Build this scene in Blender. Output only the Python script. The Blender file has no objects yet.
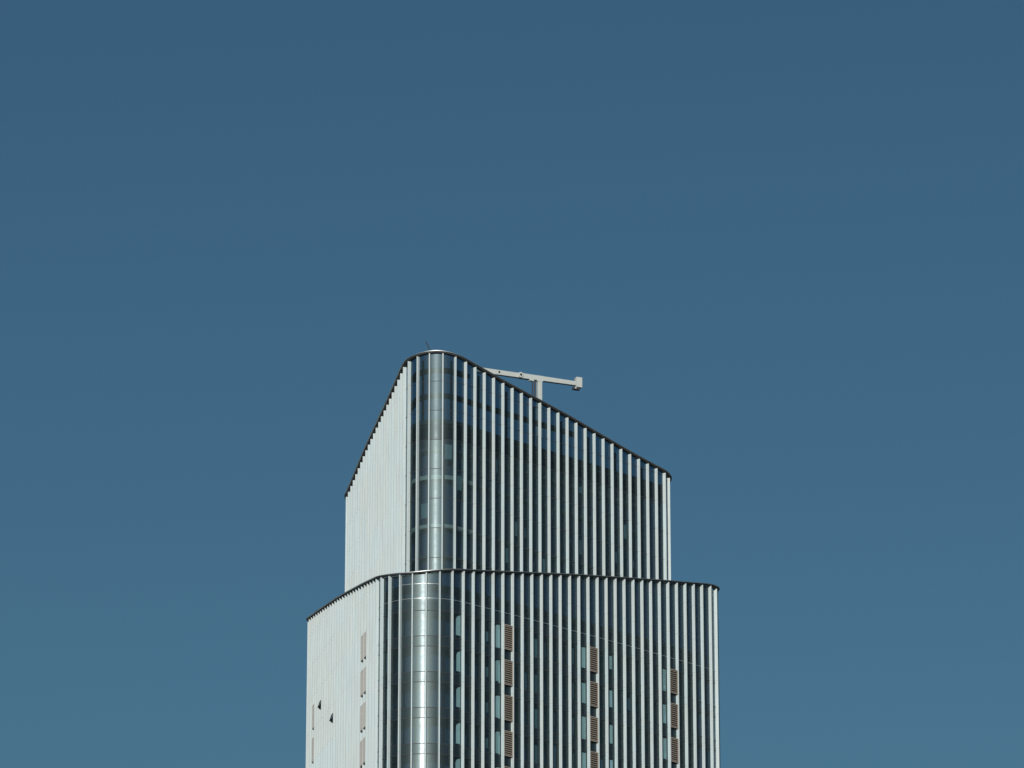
import bpy, bmesh, math, random
from mathutils import Vector, Matrix
random.seed(7)
C = bpy.context.scene.collection
R = math.radians
GROUND = -1.7

# ---------------------------------------------------------------- materials
def new_mat(name):
    m = bpy.data.materials.new(name); m.use_nodes = True
    nt = m.node_tree
    for n in list(nt.nodes): nt.nodes.remove(n)
    out = nt.nodes.new('ShaderNodeOutputMaterial')
    return m, nt, out

def nd(nt, typ, **kw):
    n = nt.nodes.new(typ)
    for k, v in kw.items(): setattr(n, k, v)
    return n

def math_n(nt, op, a, b=None, clamp=False):
    n = nd(nt, 'ShaderNodeMath', operation=op); n.use_clamp = clamp
    for i, v in enumerate((a, b)):
        if v is None: continue
        if isinstance(v, (int, float)): n.inputs[i].default_value = v
        else: nt.links.new(v, n.inputs[i])
    return n.outputs[0]

def mixc(nt, fac, a, b, blend='MIX'):
    n = nd(nt, 'ShaderNodeMix', data_type='RGBA', blend_type=blend)
    for s, v in ((0, fac), (6, a), (7, b)):
        if isinstance(v, (int, float)): n.inputs[s].default_value = v
        elif isinstance(v, tuple): n.inputs[s].default_value = (*v, 1)
        else: nt.links.new(v, n.inputs[s])
    return n.outputs[2]

def simple(name, col, rough=.5, metal=0., spec=.5, var=.0, scale=2., bump=0., rnd=0.):
    m, nt, out = new_mat(name)
    p = nd(nt, 'ShaderNodeBsdfPrincipled')
    p.inputs['Roughness'].default_value = rough
    p.inputs['Metallic'].default_value = metal
    p.inputs['Specular IOR Level'].default_value = spec
    tc = nd(nt, 'ShaderNodeTexCoord')
    nz = nd(nt, 'ShaderNodeTexNoise'); nz.inputs['Scale'].default_value = scale; nz.inputs['Detail'].default_value = 4
    nt.links.new(tc.outputs['Object'], nz.inputs['Vector'])
    f = math_n(nt, 'MULTIPLY', math_n(nt, 'SUBTRACT', nz.outputs[0], .5), var * 2)
    if rnd:
        oi = nd(nt, 'ShaderNodeObjectInfo')
        f = math_n(nt, 'ADD', f, math_n(nt, 'MULTIPLY', math_n(nt, 'SUBTRACT', oi.outputs['Random'], .5), rnd))
    f = math_n(nt, 'ADD', f, 1.0)
    mul = nd(nt, 'ShaderNodeVectorMath', operation='SCALE'); mul.inputs[0].default_value = col
    nt.links.new(f, mul.inputs['Scale'])
    nt.links.new(mul.outputs[0], p.inputs['Base Color'])
    nt.links.new(p.outputs[0], out.inputs[0])
    return m

def fin_material(name, z0, step, jf=.22):
    """pale coated aluminium, thin butt joint once per storey, faint weathering"""
    m, nt, out = new_mat(name)
    p = nd(nt, 'ShaderNodeBsdfPrincipled')
    p.inputs['Roughness'].default_value = .55
    p.inputs['Specular IOR Level'].default_value = .25
    geo = nd(nt, 'ShaderNodeNewGeometry'); sep = nd(nt, 'ShaderNodeSeparateXYZ')
    nt.links.new(geo.outputs['Position'], sep.inputs[0])
    oi = nd(nt, 'ShaderNodeObjectInfo')
    u = math_n(nt, 'DIVIDE', math_n(nt, 'SUBTRACT', sep.outputs['Z'], z0), step)
    fr = math_n(nt, 'FRACT', u)
    joint = math_n(nt, 'LESS_THAN', fr, .018)
    # panel-to-panel tint: a noise that is constant over one storey of one fin
    fl = math_n(nt, 'FLOOR', u)
    wn = nd(nt, 'ShaderNodeTexWhiteNoise', noise_dimensions='2D')
    cv = nd(nt, 'ShaderNodeCombineXYZ')
    nt.links.new(fl, cv.inputs[0]); nt.links.new(math_n(nt, 'MULTIPLY', oi.outputs['Random'], 917.), cv.inputs[1])
    nt.links.new(cv.outputs[0], wn.inputs['Vector'])
    warm = mixc(nt, wn.outputs['Value'], FIN_A, FIN_B)
    nz = nd(nt, 'ShaderNodeTexNoise'); nz.inputs['Scale'].default_value = .55; nz.inputs['Detail'].default_value = 5
    mp = nd(nt, 'ShaderNodeMapping'); mp.inputs['Scale'].default_value = (3.2, 3.2, .22)
    nt.links.new(geo.outputs['Position'], mp.inputs['Vector']); nt.links.new(mp.outputs[0], nz.inputs['Vector'])
    nz.inputs['Scale'].default_value = 1.0
    g = math_n(nt, 'ADD', math_n(nt, 'MULTIPLY', nz.outputs[0], .30), .85)
    sc = nd(nt, 'ShaderNodeVectorMath', operation='SCALE')
    nt.links.new(warm, sc.inputs[0]); nt.links.new(g, sc.inputs['Scale'])
    col = mixc(nt, math_n(nt, 'MULTIPLY', joint, jf), sc.outputs[0], (.16, .15, .14))
    nt.links.new(col, p.inputs['Base Color']); nt.links.new(p.outputs[0], out.inputs[0])
    return m
FIN_A = (.50, .595, .62); FIN_B = (.52, .58, .585)

def schlick(nt, f0):
    lw = nd(nt, 'ShaderNodeLayerWeight'); lw.inputs[0].default_value = .5
    return math_n(nt, 'ADD', math_n(nt, 'MULTIPLY', math_n(nt, 'POWER', lw.outputs['Facing'], 5.), 1-f0), f0)

def glass_material(name, tint, broad=.12, ior=.02, rough=.195):
    """tinted, coated curtain-wall glass: clear body, sharp and soft reflection"""
    m, nt, out = new_mat(name)
    tr = nd(nt, 'ShaderNodeBsdfTransparent'); tr.inputs[0].default_value = (*tint, 1)
    g1 = nd(nt, 'ShaderNodeBsdfGlossy'); g1.inputs['Roughness'].default_value = rough; g1.inputs[0].default_value = (.78, .92, 1., 1)
    g2 = nd(nt, 'ShaderNodeBsdfGlossy'); g2.inputs['Roughness'].default_value = .47; g2.inputs[0].default_value = (.70, .90, .88, 1)
    geo = nd(nt, 'ShaderNodeNewGeometry')
    nz = nd(nt, 'ShaderNodeTexNoise'); nz.inputs['Scale'].default_value = .6; nz.inputs['Detail'].default_value = 2
    nt.links.new(geo.outputs['Position'], nz.inputs['Vector'])
    bp = nd(nt, 'ShaderNodeBump'); bp.inputs['Strength'].default_value = .06; bp.inputs['Distance'].default_value = .2
    nt.links.new(nz.outputs[0], bp.inputs['Height'])
    nt.links.new(bp.outputs[0], g1.inputs['Normal'])
    fr = schlick(nt, ior)
    a = nd(nt, 'ShaderNodeMixShader'); b = nd(nt, 'ShaderNodeMixShader')
    a.inputs[0].default_value = broad
    nt.links.new(tr.outputs[0], a.inputs[1]); nt.links.new(g2.outputs[0], a.inputs[2])
    nt.links.new(fr, b.inputs[0]); nt.links.new(a.outputs[0], b.inputs[1]); nt.links.new(g1.outputs[0], b.inputs[2])
    nt.links.new(b.outputs[0], out.inputs[0])
    return m

def spandrel_material(name, col):
    """opaque back-painted glass with the same coating as the panes"""
    m = glass_material(name, col, .065, .026, .165); nt = m.node_tree
    tr = next(n for n in nt.nodes if n.type == 'BSDF_TRANSPARENT'); to = tr.outputs[0].links[0].to_socket
    d = nd(nt, 'ShaderNodeBsdfDiffuse'); d.inputs[0].default_value = (*col, 1)
    nt.links.new(d.outputs[0], to); nt.nodes.remove(tr)
    return m

M = {
 'glass': glass_material('tinted_glass', (.50, .66, .74), .075, .028, .165),
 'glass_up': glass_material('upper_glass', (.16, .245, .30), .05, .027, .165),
 'spandrel': spandrel_material('spandrel_glass', (.006, .011, .017)),
 'mullion': simple('dark_joint', (.03, .032, .033), .6),
 'trim': simple('pale_trim', (.42, .46, .45), .35, .6),
 'cap': simple('roof_edge_metal', (.40, .42, .42), .46, .85, var=.1, scale=.6),
 'soffit': simple('recess_shade', (.035, .037, .037), .7),
 'deck': simple('roof_deck', (.22, .22, .21), .9, var=.15, scale=.4),
 'slab': simple('floor_slab', (.025, .035, .04), .85, var=.1, scale=.7),
 'ring': simple('lit_slab_edge', (.26, .25, .21), .8, var=.15, scale=.5),
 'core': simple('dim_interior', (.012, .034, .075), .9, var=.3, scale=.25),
 'blind': simple('green_white_blind', (.66, .66, .56), .8, var=.12, scale=1.2, rnd=.35),
 'curtain': simple('grey_blind', (.10, .14, .14), .8, var=.2, scale=.8, rnd=.5),
 'dim': simple('dim_room_screen', (.05, .085, .11), .8, var=.3, scale=.8, rnd=1.1),
 'bright': simple('bright_blind', (.80, .82, .74), .7, var=.1, scale=1.5, rnd=.3),  # brightest blind colour, also laid as strips over other blinds
 'louvre': simple('bronze_louvre', (.40, .345, .29), .55, .1, var=.12, scale=3, rnd=.15),
 'louvre_back': simple('louvre_void', (.035, .028, .024), .8),
 'louvre_pale': simple('pale_bronze_louvre', (.88, .80, .72), .6, .0, var=.12, scale=3, rnd=.15),
 'crane': simple('crane_paint', (.49, .52, .505), .5, 0, .4, var=.12, scale=1.6),
 'crane_dark': simple('crane_steel', (.05, .055, .06), .5, .3),
 'antenna': simple('antenna_steel', (.06, .08, .11), .5, .4),
 'concrete': simple('concrete', (.3, .3, .29), .9, var=.2, scale=.3),
 'ground': simple('ground_earth', (.16, .155, .14), .95, var=.35, scale=.01),
}

# ---------------------------------------------------------------- helpers
def obj(name, verts, faces, mat, parent=None, smooth=False, mats=None):
    me = bpy.data.meshes.new(name)
    me.from_pydata([tuple(v) for v in verts], [], faces)
    for x in (mats or [mat]): me.materials.append(x)
    if smooth: me.polygons.foreach_set('use_smooth', [True] * len(me.polygons))
    me.update()
    o = bpy.data.objects.new(name, me); C.objects.link(o)
    if parent is not None: o.parent = parent
    return o

def empty(name, loc=(0, 0, 0)):
    o = bpy.data.objects.new(name, None); o.location = loc; o.empty_display_size = .5
    C.objects.link(o); return o

def tag(o, label=None, cat=None, group=None, kind=None):
    for k, v in (('label', label), ('category', cat), ('group', group), ('kind', kind)):
        if v: o[k] = v
    return o

class MB:
    """collects simple shapes into one mesh"""
    def __init__(s): s.v = []; s.f = []
    def hexa(s, p):      # 8 points: bottom 4 ccw, top 4 ccw
        b = len(s.v); s.v += [Vector(q) for q in p]
        for q in ((3,2,1,0),(4,5,6,7),(0,1,5,4),(1,2,6,5),(2,3,7,6),(3,0,4,7)): s.f.append(tuple(b+i for i in q))
    def box(s, c, ax, ay, az, hx, hy, hz, bev=0):
        c = Vector(c)
        P = [c + ax*sx*hx + ay*sy*hy + az*sz*hz for sz in (-1,1) for sx, sy in ((-1,-1),(1,-1),(1,1),(-1,1))]
        s.hexa(P)
    def tube(s, a, b, r, r2=None, n=12, caps=True):
        a = Vector(a); b = Vector(b); r2 = r if r2 is None else r2
        d = (b-a).normalized(); t = d.orthogonal().normalized(); w = d.cross(t)
        k = len(s.v)
        for q, rr in ((a, r), (b, r2)):
            for i in range(n):
                g = 2*math.pi*i/n; s.v.append(q + t*math.cos(g)*rr + w*math.sin(g)*rr)
        for i in range(n):
            j = (i+1) % n; s.f.append((k+i, k+j, k+n+j, k+n+i))
        if caps: s.f.append(tuple(k+i for i in range(n-1,-1,-1))); s.f.append(tuple(k+n+i for i in range(n)))
    def build(s, name, mat, parent=None, off=None, bevel=0):
        vs = s.v if off is None else [v - Vector(off) for v in s.v]
        o = obj(name, vs, s.f, mat, parent)
        if bevel:
            bm = bmesh.new(); bm.from_mesh(o.data)
            bmesh.ops.recalc_face_normals(bm, faces=bm.faces)
            bmesh.ops.bevel(bm, geom=[e for e in bm.edges if e.calc_face_angle(0) > .6], offset=bevel, segments=2, affect='EDGES', profile=.5)
            bm.to_mesh(o.data); bm.free()
        return o

# ---------------------------------------------------------------- plan of a tier
N = 8
class Plan:
    """rounded triangular plan; s counts facade modules of 1.5 m along the wall"""
    def __init__(self, X0, Y0, a, b, hl, ha, hb, hr, re, sl):
        self.re, self.sl = re, sl
        K = [sl-5, sl, a, b, re, re+5]; H = [hl-R(110), hl, ha, hb, hr, hr+R(110)]
        def hd(m):
            if m <= K[0]: return H[0]
            if m >= K[-1]: return H[-1]
            for i in range(5):
                if K[i] <= m <= K[i+1]: return H[i] + (H[i+1]-H[i])*(m-K[i])/(K[i+1]-K[i])
        i0 = math.floor((sl-5)*N); i1 = math.ceil((re+5)*N)
        self.i0, self.i1 = i0, i1
        P = {0: (X0, Y0)}
        for i in range(0, i1):
            h = hd((i+.5)/N); x, y = P[i]; P[i+1] = (x+math.cos(h)*1.5/N, y+math.sin(h)*1.5/N)
        for i in range(0, i0, -1):
            h = hd((i-.5)/N); x, y = P[i]; P[i-1] = (x-math.cos(h)*1.5/N, y-math.sin(h)*1.5/N)
        self.P = P; self.hd = hd
    def at(self, s, out=0.):
        u = s*N; i = min(max(math.floor(u), self.i0), self.i1-1); t = u-i
        x = self.P[i][0]*(1-t)+self.P[i+1][0]*t; y = self.P[i][1]*(1-t)+self.P[i+1][1]*t
        h = self.hd(s)
        return Vector((x+math.sin(h)*out, y-math.cos(h)*out, 0))
    def axes(self, s):
        h = self.hd(s)
        return Vector((math.cos(h), math.sin(h), 0)), Vector((math.sin(h), -math.cos(h), 0))   # along, outward
    def span(self): return [i/N for i in range(self.i0, self.i1+1)]
    def loop(self, out=0., step=1):
        """closed plan, the back wall is the straight chord between both far corners"""
        pts = [self.at(s, out) for s in self.span()[::step]]
        a, b = pts[-1], pts[0]
        n = 24
        return pts + [a.lerp(b, k/n) for k in range(1, n)]

def ribbon(pl, out, z0, z1, closed=True, s0=None, s1=None):
    """vertical sheet following the wall; z0/z1 numbers or functions of s"""
    if closed: pts = pl.loop(out)
    else:
        ss = [s for s in pl.span() if s0 <= s <= s1]; pts = [pl.at(s, out) for s in ss]
    v = []; n = len(pts)
    for i, p in enumerate(pts):
        v.append((p.x, p.y, z0[i] if isinstance(z0, list) else z0)); v.append((p.x, p.y, z1[i] if isinstance(z1, list) else z1))
    f = [(2*i, 2*i+2, 2*i+3, 2*i+1) for i in range(n-1)]
    if closed: f.append((2*n-2, 0, 1, 2*n-1))
    return v, f

def ring_solid(pl, o_in, o_out, zlo, zhi, closed=True, s0=None, s1=None):
    """solid band between two offsets and two heights (numbers or per-point lists)"""
    if closed: A = pl.loop(o_out); B = pl.loop(o_in)
    else:
        ss = [s for s in pl.span() if s0 <= s <= s1]; A = [pl.at(s, o_out) for s in ss]; B = [pl.at(s, o_in) for s in ss]
    n = len(A); g = lambda z, i: z[i] if isinstance(z, list) else z
    v = []
    for i in range(n):
        v += [(A[i].x, A[i].y, g(zlo,i)), (A[i].x, A[i].y, g(zhi,i)), (B[i].x, B[i].y, g(zhi,i)), (B[i].x, B[i].y, g(zlo,i))]
    f = []
    for i in range(n if closed else n-1):
        j = (i+1) % n
        for k in range(4):
            l = (k+1) % 4
            f.append((4*i+k, 4*j+k, 4*j+l, 4*i+l))
    if not closed: f += [(0,1,2,3), (4*n-1,4*n-2,4*n-3,4*n-4)]
    return v, f

def heights(pl, fn):
    """top height for every point of pl.loop()"""
    ss = pl.span(); z = [fn(s) for s in ss]; a, b = z[-1], z[0]
    return z + [a + (b-a)*k/24 for k in range(1, 24)]

LOW = Plan(-14.29408, 506.87342, -1.04044, 6.94952, -1.35831, -1.32103, 0.76215, 0.83826, 33.88099, -27.35)
UPP = Plan(-11.60572, 512.58445, -0.90, 4.80179, -1.34901, -1.33575, 0.80024, 0.79443, 26.42326, -22.65)
def interp(t, s):
    if s <= t[0][0]: return t[0][1]
    for (a, za), (b, zb) in zip(t, t[1:]):
        if s <= b: return za + (zb-za)*(s-a)/(b-a)
    return t[-1][1]
LT = [(-34,149.7),(-26.75,148.6),(-14.75,146.12),(-5,143.84),(-1,142.85),(1,142.42),(2.875,142.23),(4.125,142.36),(6,142.77),(10.1,143.74),(18.4,145.84),(28.1,148.12),(33.75,149.42),(36,149.6),(39,149.8)]
UT = [(-28,162.9),(-22.25,163.75),(-15.25,165.75),(-6.5,167.75),(-1.4,169.2),(.6,169.66),(2.1,169.92),(2.9,169.92),(4.25,169.55),(9,168.22),(16,166.52),(23,164.45),(26.4,163.6),(29,163.1),(32,162.8)]
def smooth_top(t):
    def fn(s): return sum(interp(t, s+d) for d in (-.6,-.3,0,.3,.6))/5
    return fn
lt, ut = smooth_top(LT), smooth_top(UT)
H0 = 139.376            # pale transom line on the lower tier
SB = H0 - 1.38          # bottom of the first spandrel below it
U0 = 145.921            # first joint of the upper tier
UF = 3.42

# ================================================================ the tower
tower = empty('skyscraper', (0, 520, GROUND))
tag(tower, 'glass skyscraper with rounded corner, white vertical fins and a stepped, slanted crown', 'skyscraper')
OFF = Vector((0, 520, GROUND))
def tobj(name, v, f, mat, parent=tower, smooth=False):
    o = obj(name, [Vector(q)-OFF for q in v], f, mat, None, smooth)
    o.parent = parent
    return o

def slab_disc(pl, out, z, th, mat, name, parent=tower):
    pts = pl.loop(out, 2); n = len(pts)
    v = [(p.x, p.y, z) for p in pts] + [(p.x, p.y, z-th) for p in pts]
    f = [tuple(range(n)), tuple(range(2*n-1, n-1, -1))] + [(i, i+n, (i+1) % n + n, (i+1) % n) for i in range(n)]
    return tobj(name, v, f, mat, parent)

GL = -.25      # glass line, measured outward from the fin centre line
# ---- lower tier, storey by storey
glazing_by_floor = {}
k = 0
zb = SB
while zb > GROUND + 6:
    lo_z = zb - 2.85
    v, f = ribbon(LOW, GL, lo_z, zb); g = tobj('storey_glazing', v, f, M['glass'], smooth=True)
    glazing_by_floor[k] = g
    v, f = ribbon(LOW, GL+.004, lo_z-1.15, lo_z); tobj('spandrel', v, f, M['spandrel'], smooth=True)
    if k < 9:
        v, f = ring_solid(LOW, GL, GL+.03, zb-.035, zb+.035); tobj('transom', v, f, M['mullion'], g)
        v, f = ring_solid(LOW, GL, GL+.03, lo_z-.035, lo_z+.035); tobj('transom', v, f, M['mullion'], g)
        slab_disc(LOW, GL-.15, zb+1.0, .55, M['slab'], 'floor_slab')
    zb -= 4.0; k += 1
last_z = zb
# first spandrel, under the pale line
v, f = ribbon(LOW, GL+.004, SB, H0-.23); tobj('spandrel', v, f, M['spandrel'], smooth=True)
# parapet glass above it up to the slanted edge
topL = heights(LOW, lt)
v, f = ribbon(LOW, GL, H0-.23, [z-.10 for z in topL]); pg = tobj('parapet_glazing', v, f, M['glass'], smooth=True)
v, f = ring_solid(LOW, GL, GL+.06, H0-.022, H0+.022); tobj('transom', v, f, M['trim'], pg)
v, f = ring_solid(LOW, GL, GL+.05, H0+1.62, H0+1.665, False, 1.7, 5.1); tobj('transom', v, f, M['trim'], pg)
# base
v, f = ribbon(LOW, GL, GROUND, last_z); tobj('lobby_wall', v, f, M['concrete'])

# ---- upper tier
topU = heights(UPP, ut)
ub = U0 - UF*3
joints = [U0 + UF*i for i in range(-3, 8)]
for i, z in enumerate(joints):
    z1 = z + UF
    if i == len(joints)-1: break
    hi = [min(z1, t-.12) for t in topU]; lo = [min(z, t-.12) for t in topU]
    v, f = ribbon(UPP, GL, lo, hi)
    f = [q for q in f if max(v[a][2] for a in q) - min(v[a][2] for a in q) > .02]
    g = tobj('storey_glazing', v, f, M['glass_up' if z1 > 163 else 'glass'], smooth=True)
    # horizontal joint, only where the wall is taller than it
    A = UPP.span(); run = [s for s in A if ut(s) - .4 > z]
    if run and z > U0-.1:
        v, f = ring_solid(UPP, GL, GL+.03, z-.03, z+.03, False, run[0], run[-1]); tobj('transom', v, f, M['mullion'], g)
# ceilings seen through the glass, three with edge light put into a pale colour
for dz, pale in ((-3.4,0),(.6,0),(4.0,1),(9.7,1),(16.2,1),(13.0,0)):
    z = U0+dz
    run = [s for s in UPP.span() if ut(s) - .9 > z]
    if len(run) < 20: continue
    v, f = ring_solid(UPP, -1.88, -1.05, z-.35, z, False, max(run[0], UPP.sl-3), min(run[-1], UPP.re+3))
    tobj('floor_slab', v, f, M['slab'])
    if pale:
        v, f = ring_solid(UPP, -1.04, -.9, z-.42, z+.05, False, -1.5, 6.5)
        tobj('slab_edge', v, f, M['ring'])

for z in (165.3, 168.3):              # steel rails that brace the open screen above the roof
    run = [s for s in UPP.span() if ut(s) - .7 > z]
    v, f = ring_solid(UPP, -1.6, -1.1, z-.5, z, False, max(run[0], UPP.sl-3), min(run[-1], UPP.re+3))
    tobj('screen_rail', v, f, M['mullion'])
for i in range(-20, 26, 3):
    if ut(i) < 163.5: continue
    a, o = UPP.axes(i); c = UPP.at(i, -1.0); m = MB()
    m.box(c + Vector((0,0,(161.9+ut(i)-.5)/2)), a, o, Vector((0,0,1)), .09, .09, (ut(i)-.5-161.9)/2)
    m.build('screen_post', M['mullion'], tower, OFF)
# ---- cores behind the glass, floors and roofs
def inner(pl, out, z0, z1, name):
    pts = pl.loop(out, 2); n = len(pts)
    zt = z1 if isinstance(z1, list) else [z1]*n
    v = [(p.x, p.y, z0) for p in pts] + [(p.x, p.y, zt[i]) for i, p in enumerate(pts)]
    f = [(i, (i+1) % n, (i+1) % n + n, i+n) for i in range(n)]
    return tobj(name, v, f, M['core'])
inner(LOW, -2.4, GROUND, 141.6, 'core_wall')
for a_, b_ in ((LOW.re-1.5, LOW.re+5), (LOW.sl-5, LOW.sl+1)):
    v, f = ribbon(LOW, -.8, 110.0, 141.6, False, a_, b_); tobj('corner_backing', v, f, M['core'])
v, f = ribbon(LOW, -.62, 141.0, [z-.09 for z in heights(LOW, lt)]); tobj('parapet_backing', v, f, M['core'])
def half(fn, pl, d):
    ss = pl.span()[::2]; z = [fn(s)-d for s in ss]; a, b = z[-1], z[0]
    return z + [a + (b-a)*k/24 for k in range(1, 24)]
inner(UPP, -1.9, 141.0, 161.6, 'core_wall')
for a_, b_ in ((UPP.re-1.5, UPP.re+5), (UPP.sl-5, UPP.sl+1)):
    v, f = ribbon(UPP, -.8, 141.0, 161.8, False, a_, b_); tobj('corner_backing', v, f, M['core'])
slab_disc(LOW, -.8, 141.6, .4, M['deck'], 'terrace')
slab_disc(UPP, -1.3, 161.9, .4, M['deck'], 'roof_deck')

# ---- slanted roof edges: thin metal cap over a fascia coloured dark for the recess shade
def crown(pl, top, capw):
    v, f = ring_solid(pl, -.5, .30, [z-.07 for z in top], top)
    e = tobj('roof_edge', v, f, M['cap'])
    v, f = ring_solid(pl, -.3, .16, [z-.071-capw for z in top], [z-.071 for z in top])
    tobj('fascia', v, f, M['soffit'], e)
    return e
crown(LOW, topL, .09); crown(UPP, topU, .13)

# ---- fins
def fin_mesh(pl, s, z0, z1):
    a, o = pl.axes(s); c = pl.at(s) + a*random.uniform(-.012, .012)
    hw = .07
    prof = [(-hw, GL), (hw, GL), (hw, .10), (hw-.02, .125), (-hw+.02, .125), (-hw, .10)]
    n = len(prof)
    v = [c + a*x + o*y + Vector((0,0,z)) for z in (z0, z1) for x, y in prof]
    f = [tuple(range(n-1,-1,-1)), tuple(range(n, 2*n))] + [(i, (i+1) % n, (i+1) % n + n, i+n) for i in range(n)]
    return v, f
fmW = fin_material('left_fin', SB+.3, 4.0, .09)
fmL = fin_material('lower_fin', SB+.3, 4.0); fmU = fin_material('upper_fin', U0, UF)
def fins(pl, fn, z0, mat, keep, cut):
    rest_v, rest_f = [], []
    lo = math.ceil(pl.sl - 4.9); hi = math.floor(pl.re + 4.9)
    for i in range(lo, hi+1):
        # the cut follows the lower side of the slope, so every head stays under the recess
        zt = min(fn(i-.12), fn(i+.12)) - cut
        v, f = fin_mesh(pl, i, z0, zt)
        if keep(i): tobj('fin', v, f, mat if i >= 0 else fmW)
        else:
            b = len(rest_v); rest_v += v; rest_f += [tuple(b+q for q in x) for x in f]
    return rest_v, rest_f
v1, f1 = fins(LOW, lt, GROUND+5, fmL, lambda i: -16 <= i <= 36, .17)
v2, f2 = fins(UPP, ut, 140.0, fmU, lambda i: -17 <= i <= 28, .23)
o = tobj('fin', v1, f1, fmL); tag(o, kind='stuff')
b = tobj('fin', v2, f2, fmU); tag(b, kind='stuff')
# thin dark seam that closes the corner glazing against the left wall
# ---- bronze ventilation louvres, one per storey in every ninth bay
def louvre(pl, i, zb, mat):
    s = i + .5; a, o = pl.axes(s); c = pl.at(s)
    hw = .655; ztop = zb - .02; zlow = zb - 2.83
    m = MB(); zu = Vector((0,0,1))
    m.box(c + o*.045 + zu*(ztop-.04), a, o, zu, hw, .05, .04); m.box(c + o*.045 + zu*(zlow+.04), a, o, zu, hw, .05, .04)
    for sg in (-1, 1): m.box(c + o*.045 + a*sg*(hw-.03) + zu*((ztop+zlow)/2), a, o, zu, .03, .05, (ztop-zlow)/2-.081)
    fr = m.build('louvre_grille', mat, tower, OFF)
    n = 11; st = (ztop-zlow-.16)/n; sl = MB()
    tilt = R(52); ax = (o*math.cos(tilt) - zu*math.sin(tilt)); az = (zu*math.cos(tilt) + o*math.sin(tilt))
    for q in range(n):
        sl.box(c + o*.045 + zu*(zlow+.08+st*(q+.5)), a, ax, az, hw-.062, .052, .012)
    sl.build('blade', mat, fr, OFF)
    bk = MB(); bk.box(c + o*(-.06 if mat is M['louvre'] else .075) + zu*((ztop+zlow)/2), a, o, zu, hw, .02, (ztop-zlow)/2)
    bk.build('backing', M['louvre_back'] if mat is M['louvre'] else mat, fr, OFF)
FLOORS = 6
for k in range(FLOORS):
    zb = SB - 4*k
    for i in (11, 20, 29): louvre(LOW, i, zb, M['louvre'])
    for i in (-6, -5): louvre(LOW, i, zb, M['louvre_pale'])
    louvre(LOW, -25, zb-.85, M['louvre_pale'])

# ---- blinds and pale panels behind single panes
def pane(pl, i, x0, x1, zb, z0, z1, mat, out=-.42, round_top=False, name='window_blind', lab=None):
    s = i + (x0+x1)/2; a, o = pl.axes(s); c = pl.at(s); w = (x1-x0)*1.5/2
    top = zb - z0; bot = zb - z1
    pts = [(-w, bot), (w, bot), (w, top)]
    if round_top: pts += [(-w+.35, top-.04), (-w+.12, top-.18), (-w, top-.45)]
    else: pts += [(-w, top)]
    n = len(pts)
    v = [c + o*(out+d) + a*x + Vector((0,0,z)) for d in (0, -.03) for x, z in pts]
    f = [tuple(range(n)), tuple(range(2*n-1, n-1, -1))] + [(i, i+n, (i+1) % n+n, (i+1) % n) for i in range(n)]
    ob = tobj(name, v, f, mat)
    return ob
U = random.uniform
for k in range(FLOORS):
    zb = SB - 4*k
    pane(LOW, 6, .55+U(-.03,.03), .93, zb, .15+U(0,.15), 2.5+U(-.1,.2), M['blind'], round_top=True)
    pane(LOW, 10, .40+U(-.03,.03), .93, zb, .1+U(0,.1), 2.7+U(-.25,.05), M['blind'], round_top=True)
    pane(LOW, 10, .80, .93, zb, U(.3,.9), 2.7, M['bright'], out=-.40)
    pane(LOW, 19, .36+U(-.05,.05), .93, zb, .1+U(0,.2), 2.6+U(-.2,.1), M['blind'])
    pane(LOW, 28, .45+U(-.03,.03), .93, zb, .1+U(0,.2), 2.6+U(-.2,.1), M['blind'])
    pane(LOW, 28, .72, .9, zb, U(1.,2.), 2.4, M['bright'], out=-.40)
    pane(LOW, 9, .35, .75, zb, 1.2, 2.3, M['curtain'])
    pane(LOW, 14, .40, .80, zb, .55+U(0,.2), 2.8, M['curtain'])
    pane(LOW, 18, .20, .65, zb, .6, 2.4, M['curtain'])
    pane(LOW, 22, .55, .85, zb, .3, 1.2+U(0,1.3), M['bright' if k % 2 else 'blind'])
    pane(LOW, 31, .1, .6, zb, .3, 2.5, M['curtain'])
    pane(LOW, 0, .35, .62, zb, .2, 2.6, M['curtain'])
    for i in range(8, 33):
        if i not in (6,9,10,11,14,18,19,20,22,28,29,31) and random.random() < .34:
            a_ = U(.1,.5); pane(LOW, i, a_, a_+U(.25,.45), zb, U(.1,.9), U(1.5,2.8), M['dim'], out=-.5)
for i in range(7, 26):
    for k in range(5):
        if random.random() < .3:
            a_ = U(.1,.5); t_ = U(.2,1.2)
            pane(UPP, i, a_, a_+U(.2,.45), U0 + UF*(k+1), t_, t_+U(.4,1.8), M['dim'], out=-.5)
for i, z0, zz in ((9,0,0),(10,1,1),(17,1,2),(4,2,0),(13,0,1),(1,1,0),(22,2,1),(3,3,1)):
    zb = U0 + UF*(z0+1)
    pane(UPP, i, .25, .8, zb, .5, 2.2, M['curtain'])

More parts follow.
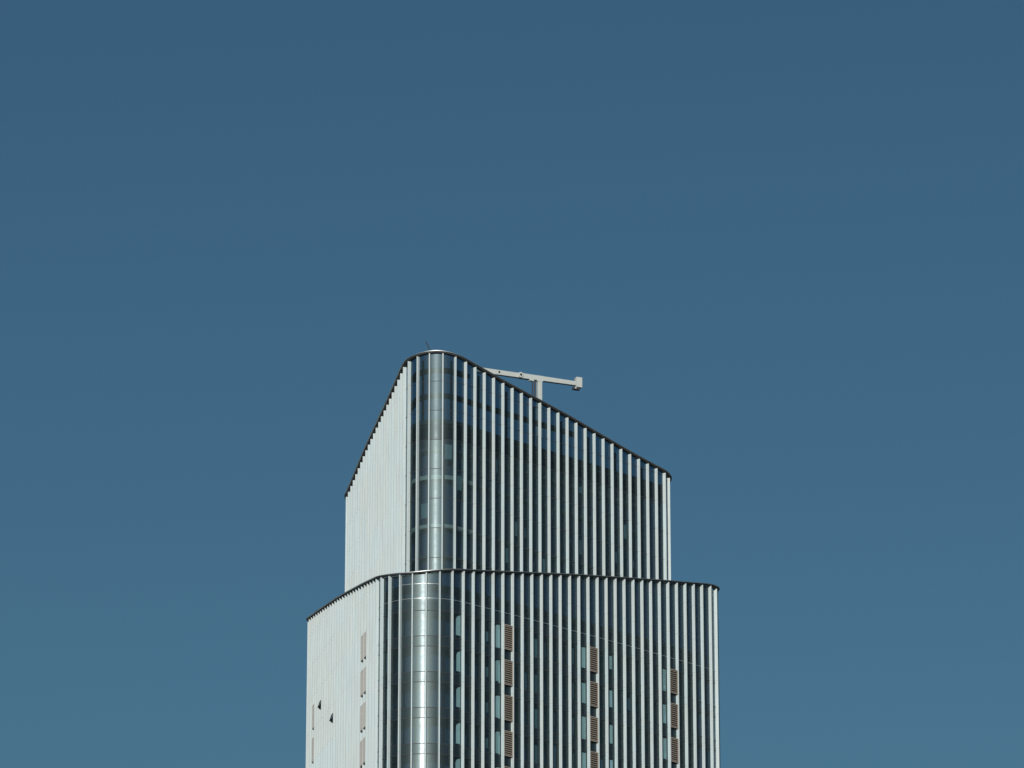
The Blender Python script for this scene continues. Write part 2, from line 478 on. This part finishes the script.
# ---- two casements left ajar on the sheer left wall
def casement(i, ztop, hgt):
    s = i + .5; a, o = LOW.axes(s); c = LOW.at(s)
    m = MB(); zu = Vector((0,0,1)); w = .62
    hinge = c + o*.05 + zu*ztop
    t = R(18); dn = (-zu*math.cos(t) + o*math.sin(t)); nr = (o*math.cos(t) + zu*math.sin(t))
    for sg in (-1, 1): m.box(hinge + a*sg*(w-.05) + dn*(hgt/2), a, nr, dn, .05, .035, hgt/2)
    m.box(hinge + dn*.05, a, nr, dn, w-.1, .035, .05); m.box(hinge + dn*(hgt-.05), a, nr, dn, w-.1, .035, .05)
    fr = m.build('open_window', M['mullion'], tower, OFF)
    fr['label'] = 'top hung window standing open on the pale left wall'
    g = MB(); g.box(hinge + dn*(hgt/2), a, nr, dn, w-.1, .012, hgt/2-.1)
    g.build('pane', M['spandrel'], fr, OFF)
    # dark sheet filling the open gap between sash and wall
    q = MB()
    for sg in (-1,):
        p0 = hinge + a*sg*(w-.02); p1 = p0 - zu*hgt*.92; p2 = p0 + dn*hgt
        b = len(q.v); q.v += [p0, p1, p2, p0+a*.02, p1+a*.02, p2+a*.02]
        q.f += [(b,b+1,b+2), (b+5,b+4,b+3), (b,b+3,b+4,b+1), (b+1,b+4,b+5,b+2), (b+2,b+5,b+3,b)]
    q.build('side_gap_fill', M['slab'], fr, OFF)
CAS = [(-22, SB-1.5, .78), (-17, SB-4.9, .78)]
for c in CAS: casement(*c)

# ================================================================ camera
CAM_P = R(18.005185); F = 4800.
cam = bpy.data.cameras.new('camera'); cam.sensor_width = 36; cam.lens = F*36/1024
cam.clip_start = 1; cam.clip_end = 60000
co = bpy.data.objects.new('camera', cam); C.objects.link(co)
co.rotation_euler = (R(90)+CAM_P, 0, 0); co.location = (0, 0, 0)
bpy.context.scene.camera = co

# ================================================================ roof crane
def world_at(u, v, y):
    """real point of the roof that lies at distance y north of the lens (used once to survey the crane)"""
    dx = (u-512)/F; up = (384-v)/F
    d = Vector((dx, math.cos(CAM_P)-up*math.sin(CAM_P), math.sin(CAM_P)+up*math.cos(CAM_P)))
    return d*(y/d.y)
zu = Vector((0,0,1))
YM = 530.
mast_top = world_at(539.3, 378.6, YM)
th = R(24.5)
jd = Vector((math.cos(th), math.sin(th), 0)); jn = Vector((math.sin(th), -math.cos(th), 0))
crane = empty('roof_crane', (mast_top.x, mast_top.y, 161.9))
tag(crane, 'white jib crane for window cleaning standing behind the slanted roof edge', 'crane')
CO = Vector(crane.location)
ZJ = mast_top.z                       # jib centre height
def cb(name, m, mat='crane', parent=None, bev=.03): return m.build(name, M[mat], parent or crane, CO if parent is None else CO, bevel=bev)
m = MB(); m.box(Vector((mast_top.x, mast_top.y, (162.0+ZJ)/2-.2)), jd, jn, zu, .26, .26, (ZJ-162.0)/2-.1)
mast = cb('mast', m)
m = MB(); m.box(Vector((mast_top.x, mast_top.y, ZJ-.33)), jd, jn, zu, .36, .30, .09); m.box(Vector((mast_top.x, mast_top.y, 162.1)), jd, jn, zu, .8, .8, .12)
cb('flange', m, parent=mast)
base = Vector((mast_top.x, mast_top.y, ZJ))
def along(t, dz=0, dn=0): return base + jd*t + zu*dz + jn*dn
m = MB()                               # main boom: tapers to the tip
def taper(m, t0, t1, h0, h1, w0, w1):
    p = []
    for z in (-1, 1):
        p += [along(t0, z*h0, -w0), along(t0, z*h0, w0), along(t1, z*h1, w1), along(t1, z*h1, -w1)]
    m.hexa([p[0],p[1],p[2],p[3],p[4],p[5],p[6],p[7]])
taper(m, -2.5, 4.62, .31, .25, .26, .22)
boom = cb('jib', m)
m = MB()
for q in (-.42, -.14, .14, .42):
    m.box(along(q), jd, jn, zu, .03, .27, .30)
cb('stiffener', m, parent=boom, bev=0)
m = MB(); taper(m, -8.0, -2.6, .30, .28, .22, .22)
cj = cb('counter_jib', m)
m = MB(); m.tube(along(-2.5, .05, .36), along(-2.5, .05, -.36), .33, n=20)
cb('hinge_drum', m, parent=boom, bev=.03)
m = MB(); m.tube(along(-2.5, .05, .40), along(-2.5, .05, .36), .14, n=16); m.tube(along(-5.2, .02, .26), along(-5.2, .02, .20), .13, n=16)
cb('pin', m, 'crane_dark', boom, 0)
m = MB(); m.box(along(5.02, .16), jd, jn, zu, .37, .32, .62)
head = cb('jib_head', m, bev=.04)
m = MB(); m.box(along(4.72, -.60), jd, jn, zu, .42, .22, .17); m.tube(along(5.,-.45,0), along(5.,-.8,0), .12)
sh = cb('sheave_block', m, 'crane_dark', bev=.03)
m = MB(); m.tube(along(4.55, -.58, .28), along(4.55, -.58, .20), .11, n=14)
cb('sheave', m, 'crane', sh, 0)
m = MB()
for q in (-.92, -.62): m.tube(along(q, -.3, .1), along(q, -2.9, .1), .085, n=10)
cb('hydraulic_ram', m, 'crane_dark', mast, 0)
m = MB(); m.box(along(-1.05, -.36, .05), jd, jn, zu, .28, .2, .11)
cb('bracket', m, 'crane', mast, .02)
# thin handrail line along the jib
m = MB(); m.box(along(-1.0, -.30, .0), jd, jn, zu, 3.2, .06, .03); m.box(along(2.6, -.285, 0), jd, jn, zu, 1.7, .05, .03)
cb('cable_tray', m, 'crane_dark', boom, 0)

# ================================================================ antenna
ap = world_at(431.0, 349.6, 511.6); at = world_at(426.0, 341.6, 511.6)
ant = empty('roof_antenna', (ap.x, ap.y, ap.z-.3))
tag(ant, 'short dark antenna leaning over the highest point of the rounded corner', 'antenna')
AO = Vector(ant.location)
m = MB(); m.tube(ap - zu*.35 , at, .085, .07, n=8)
m.build('rod', M['antenna'], ant, AO)
m = MB(); m.tube(ap - zu*.42, ap - zu*.25, .14, n=12); m.build('base_plate', M['antenna'], ant, AO)

# ================================================================ ground
g = obj('ground', [(-20000,-20000,GROUND),(20000,-20000,GROUND),(20000,30000,GROUND),(-20000,30000,GROUND)], [(0,1,2,3)], M['ground'])
tag(g, kind='structure')

# ================================================================ light
SUN_EL = R(10.); sh_ = Vector((-.153, -.988, 0)).normalized()
tosun = Vector((sh_.x*math.cos(SUN_EL), sh_.y*math.cos(SUN_EL), math.sin(SUN_EL)))
sl = bpy.data.lights.new('sun', 'SUN'); sl.energy = 3.4; sl.angle = R(.53); sl.color = (1.0, .965, .91)
so = bpy.data.objects.new('sun', sl); C.objects.link(so)
so.rotation_euler = tosun.to_track_quat('Z', 'Y').to_euler()
w = bpy.data.worlds.new('World'); bpy.context.scene.world = w; w.use_nodes = True
nt = w.node_tree
for n in list(nt.nodes): nt.nodes.remove(n)
sky = nd(nt, 'ShaderNodeTexSky', sky_type='NISHITA')
sky.sun_disc = False; sky.sun_elevation = SUN_EL; sky.sun_rotation = math.atan2(sh_.x, sh_.y)
sky.air_density = 1.0; sky.dust_density = .6; sky.ozone_density = 2.2; sky.altitude = 0
bg = nd(nt, 'ShaderNodeBackground'); bg.inputs[1].default_value = .052
out = nd(nt, 'ShaderNodeOutputWorld')
hs = nd(nt, 'ShaderNodeHueSaturation'); hs.inputs['Saturation'].default_value = 1.0
tn = nd(nt, 'ShaderNodeVectorMath', operation='MULTIPLY'); tn.inputs[1].default_value = (.605, .91, 1.005)
nt.links.new(sky.outputs[0], hs.inputs['Color']); nt.links.new(hs.outputs[0], tn.inputs[0]); nt.links.new(tn.outputs[0], bg.inputs[0]); nt.links.new(bg.outputs[0], out.inputs[0])

sc = bpy.context.scene
sc.view_settings.view_transform = 'Standard'; sc.view_settings.look = 'None'
sc.view_settings.exposure = 0.0; sc.view_settings.gamma = 1.0; sc.view_settings.use_curve_mapping = False
sc.cycles.max_bounces = 8; sc.cycles.transparent_max_bounces = 12
sc.cycles.sample_clamp_indirect = 4
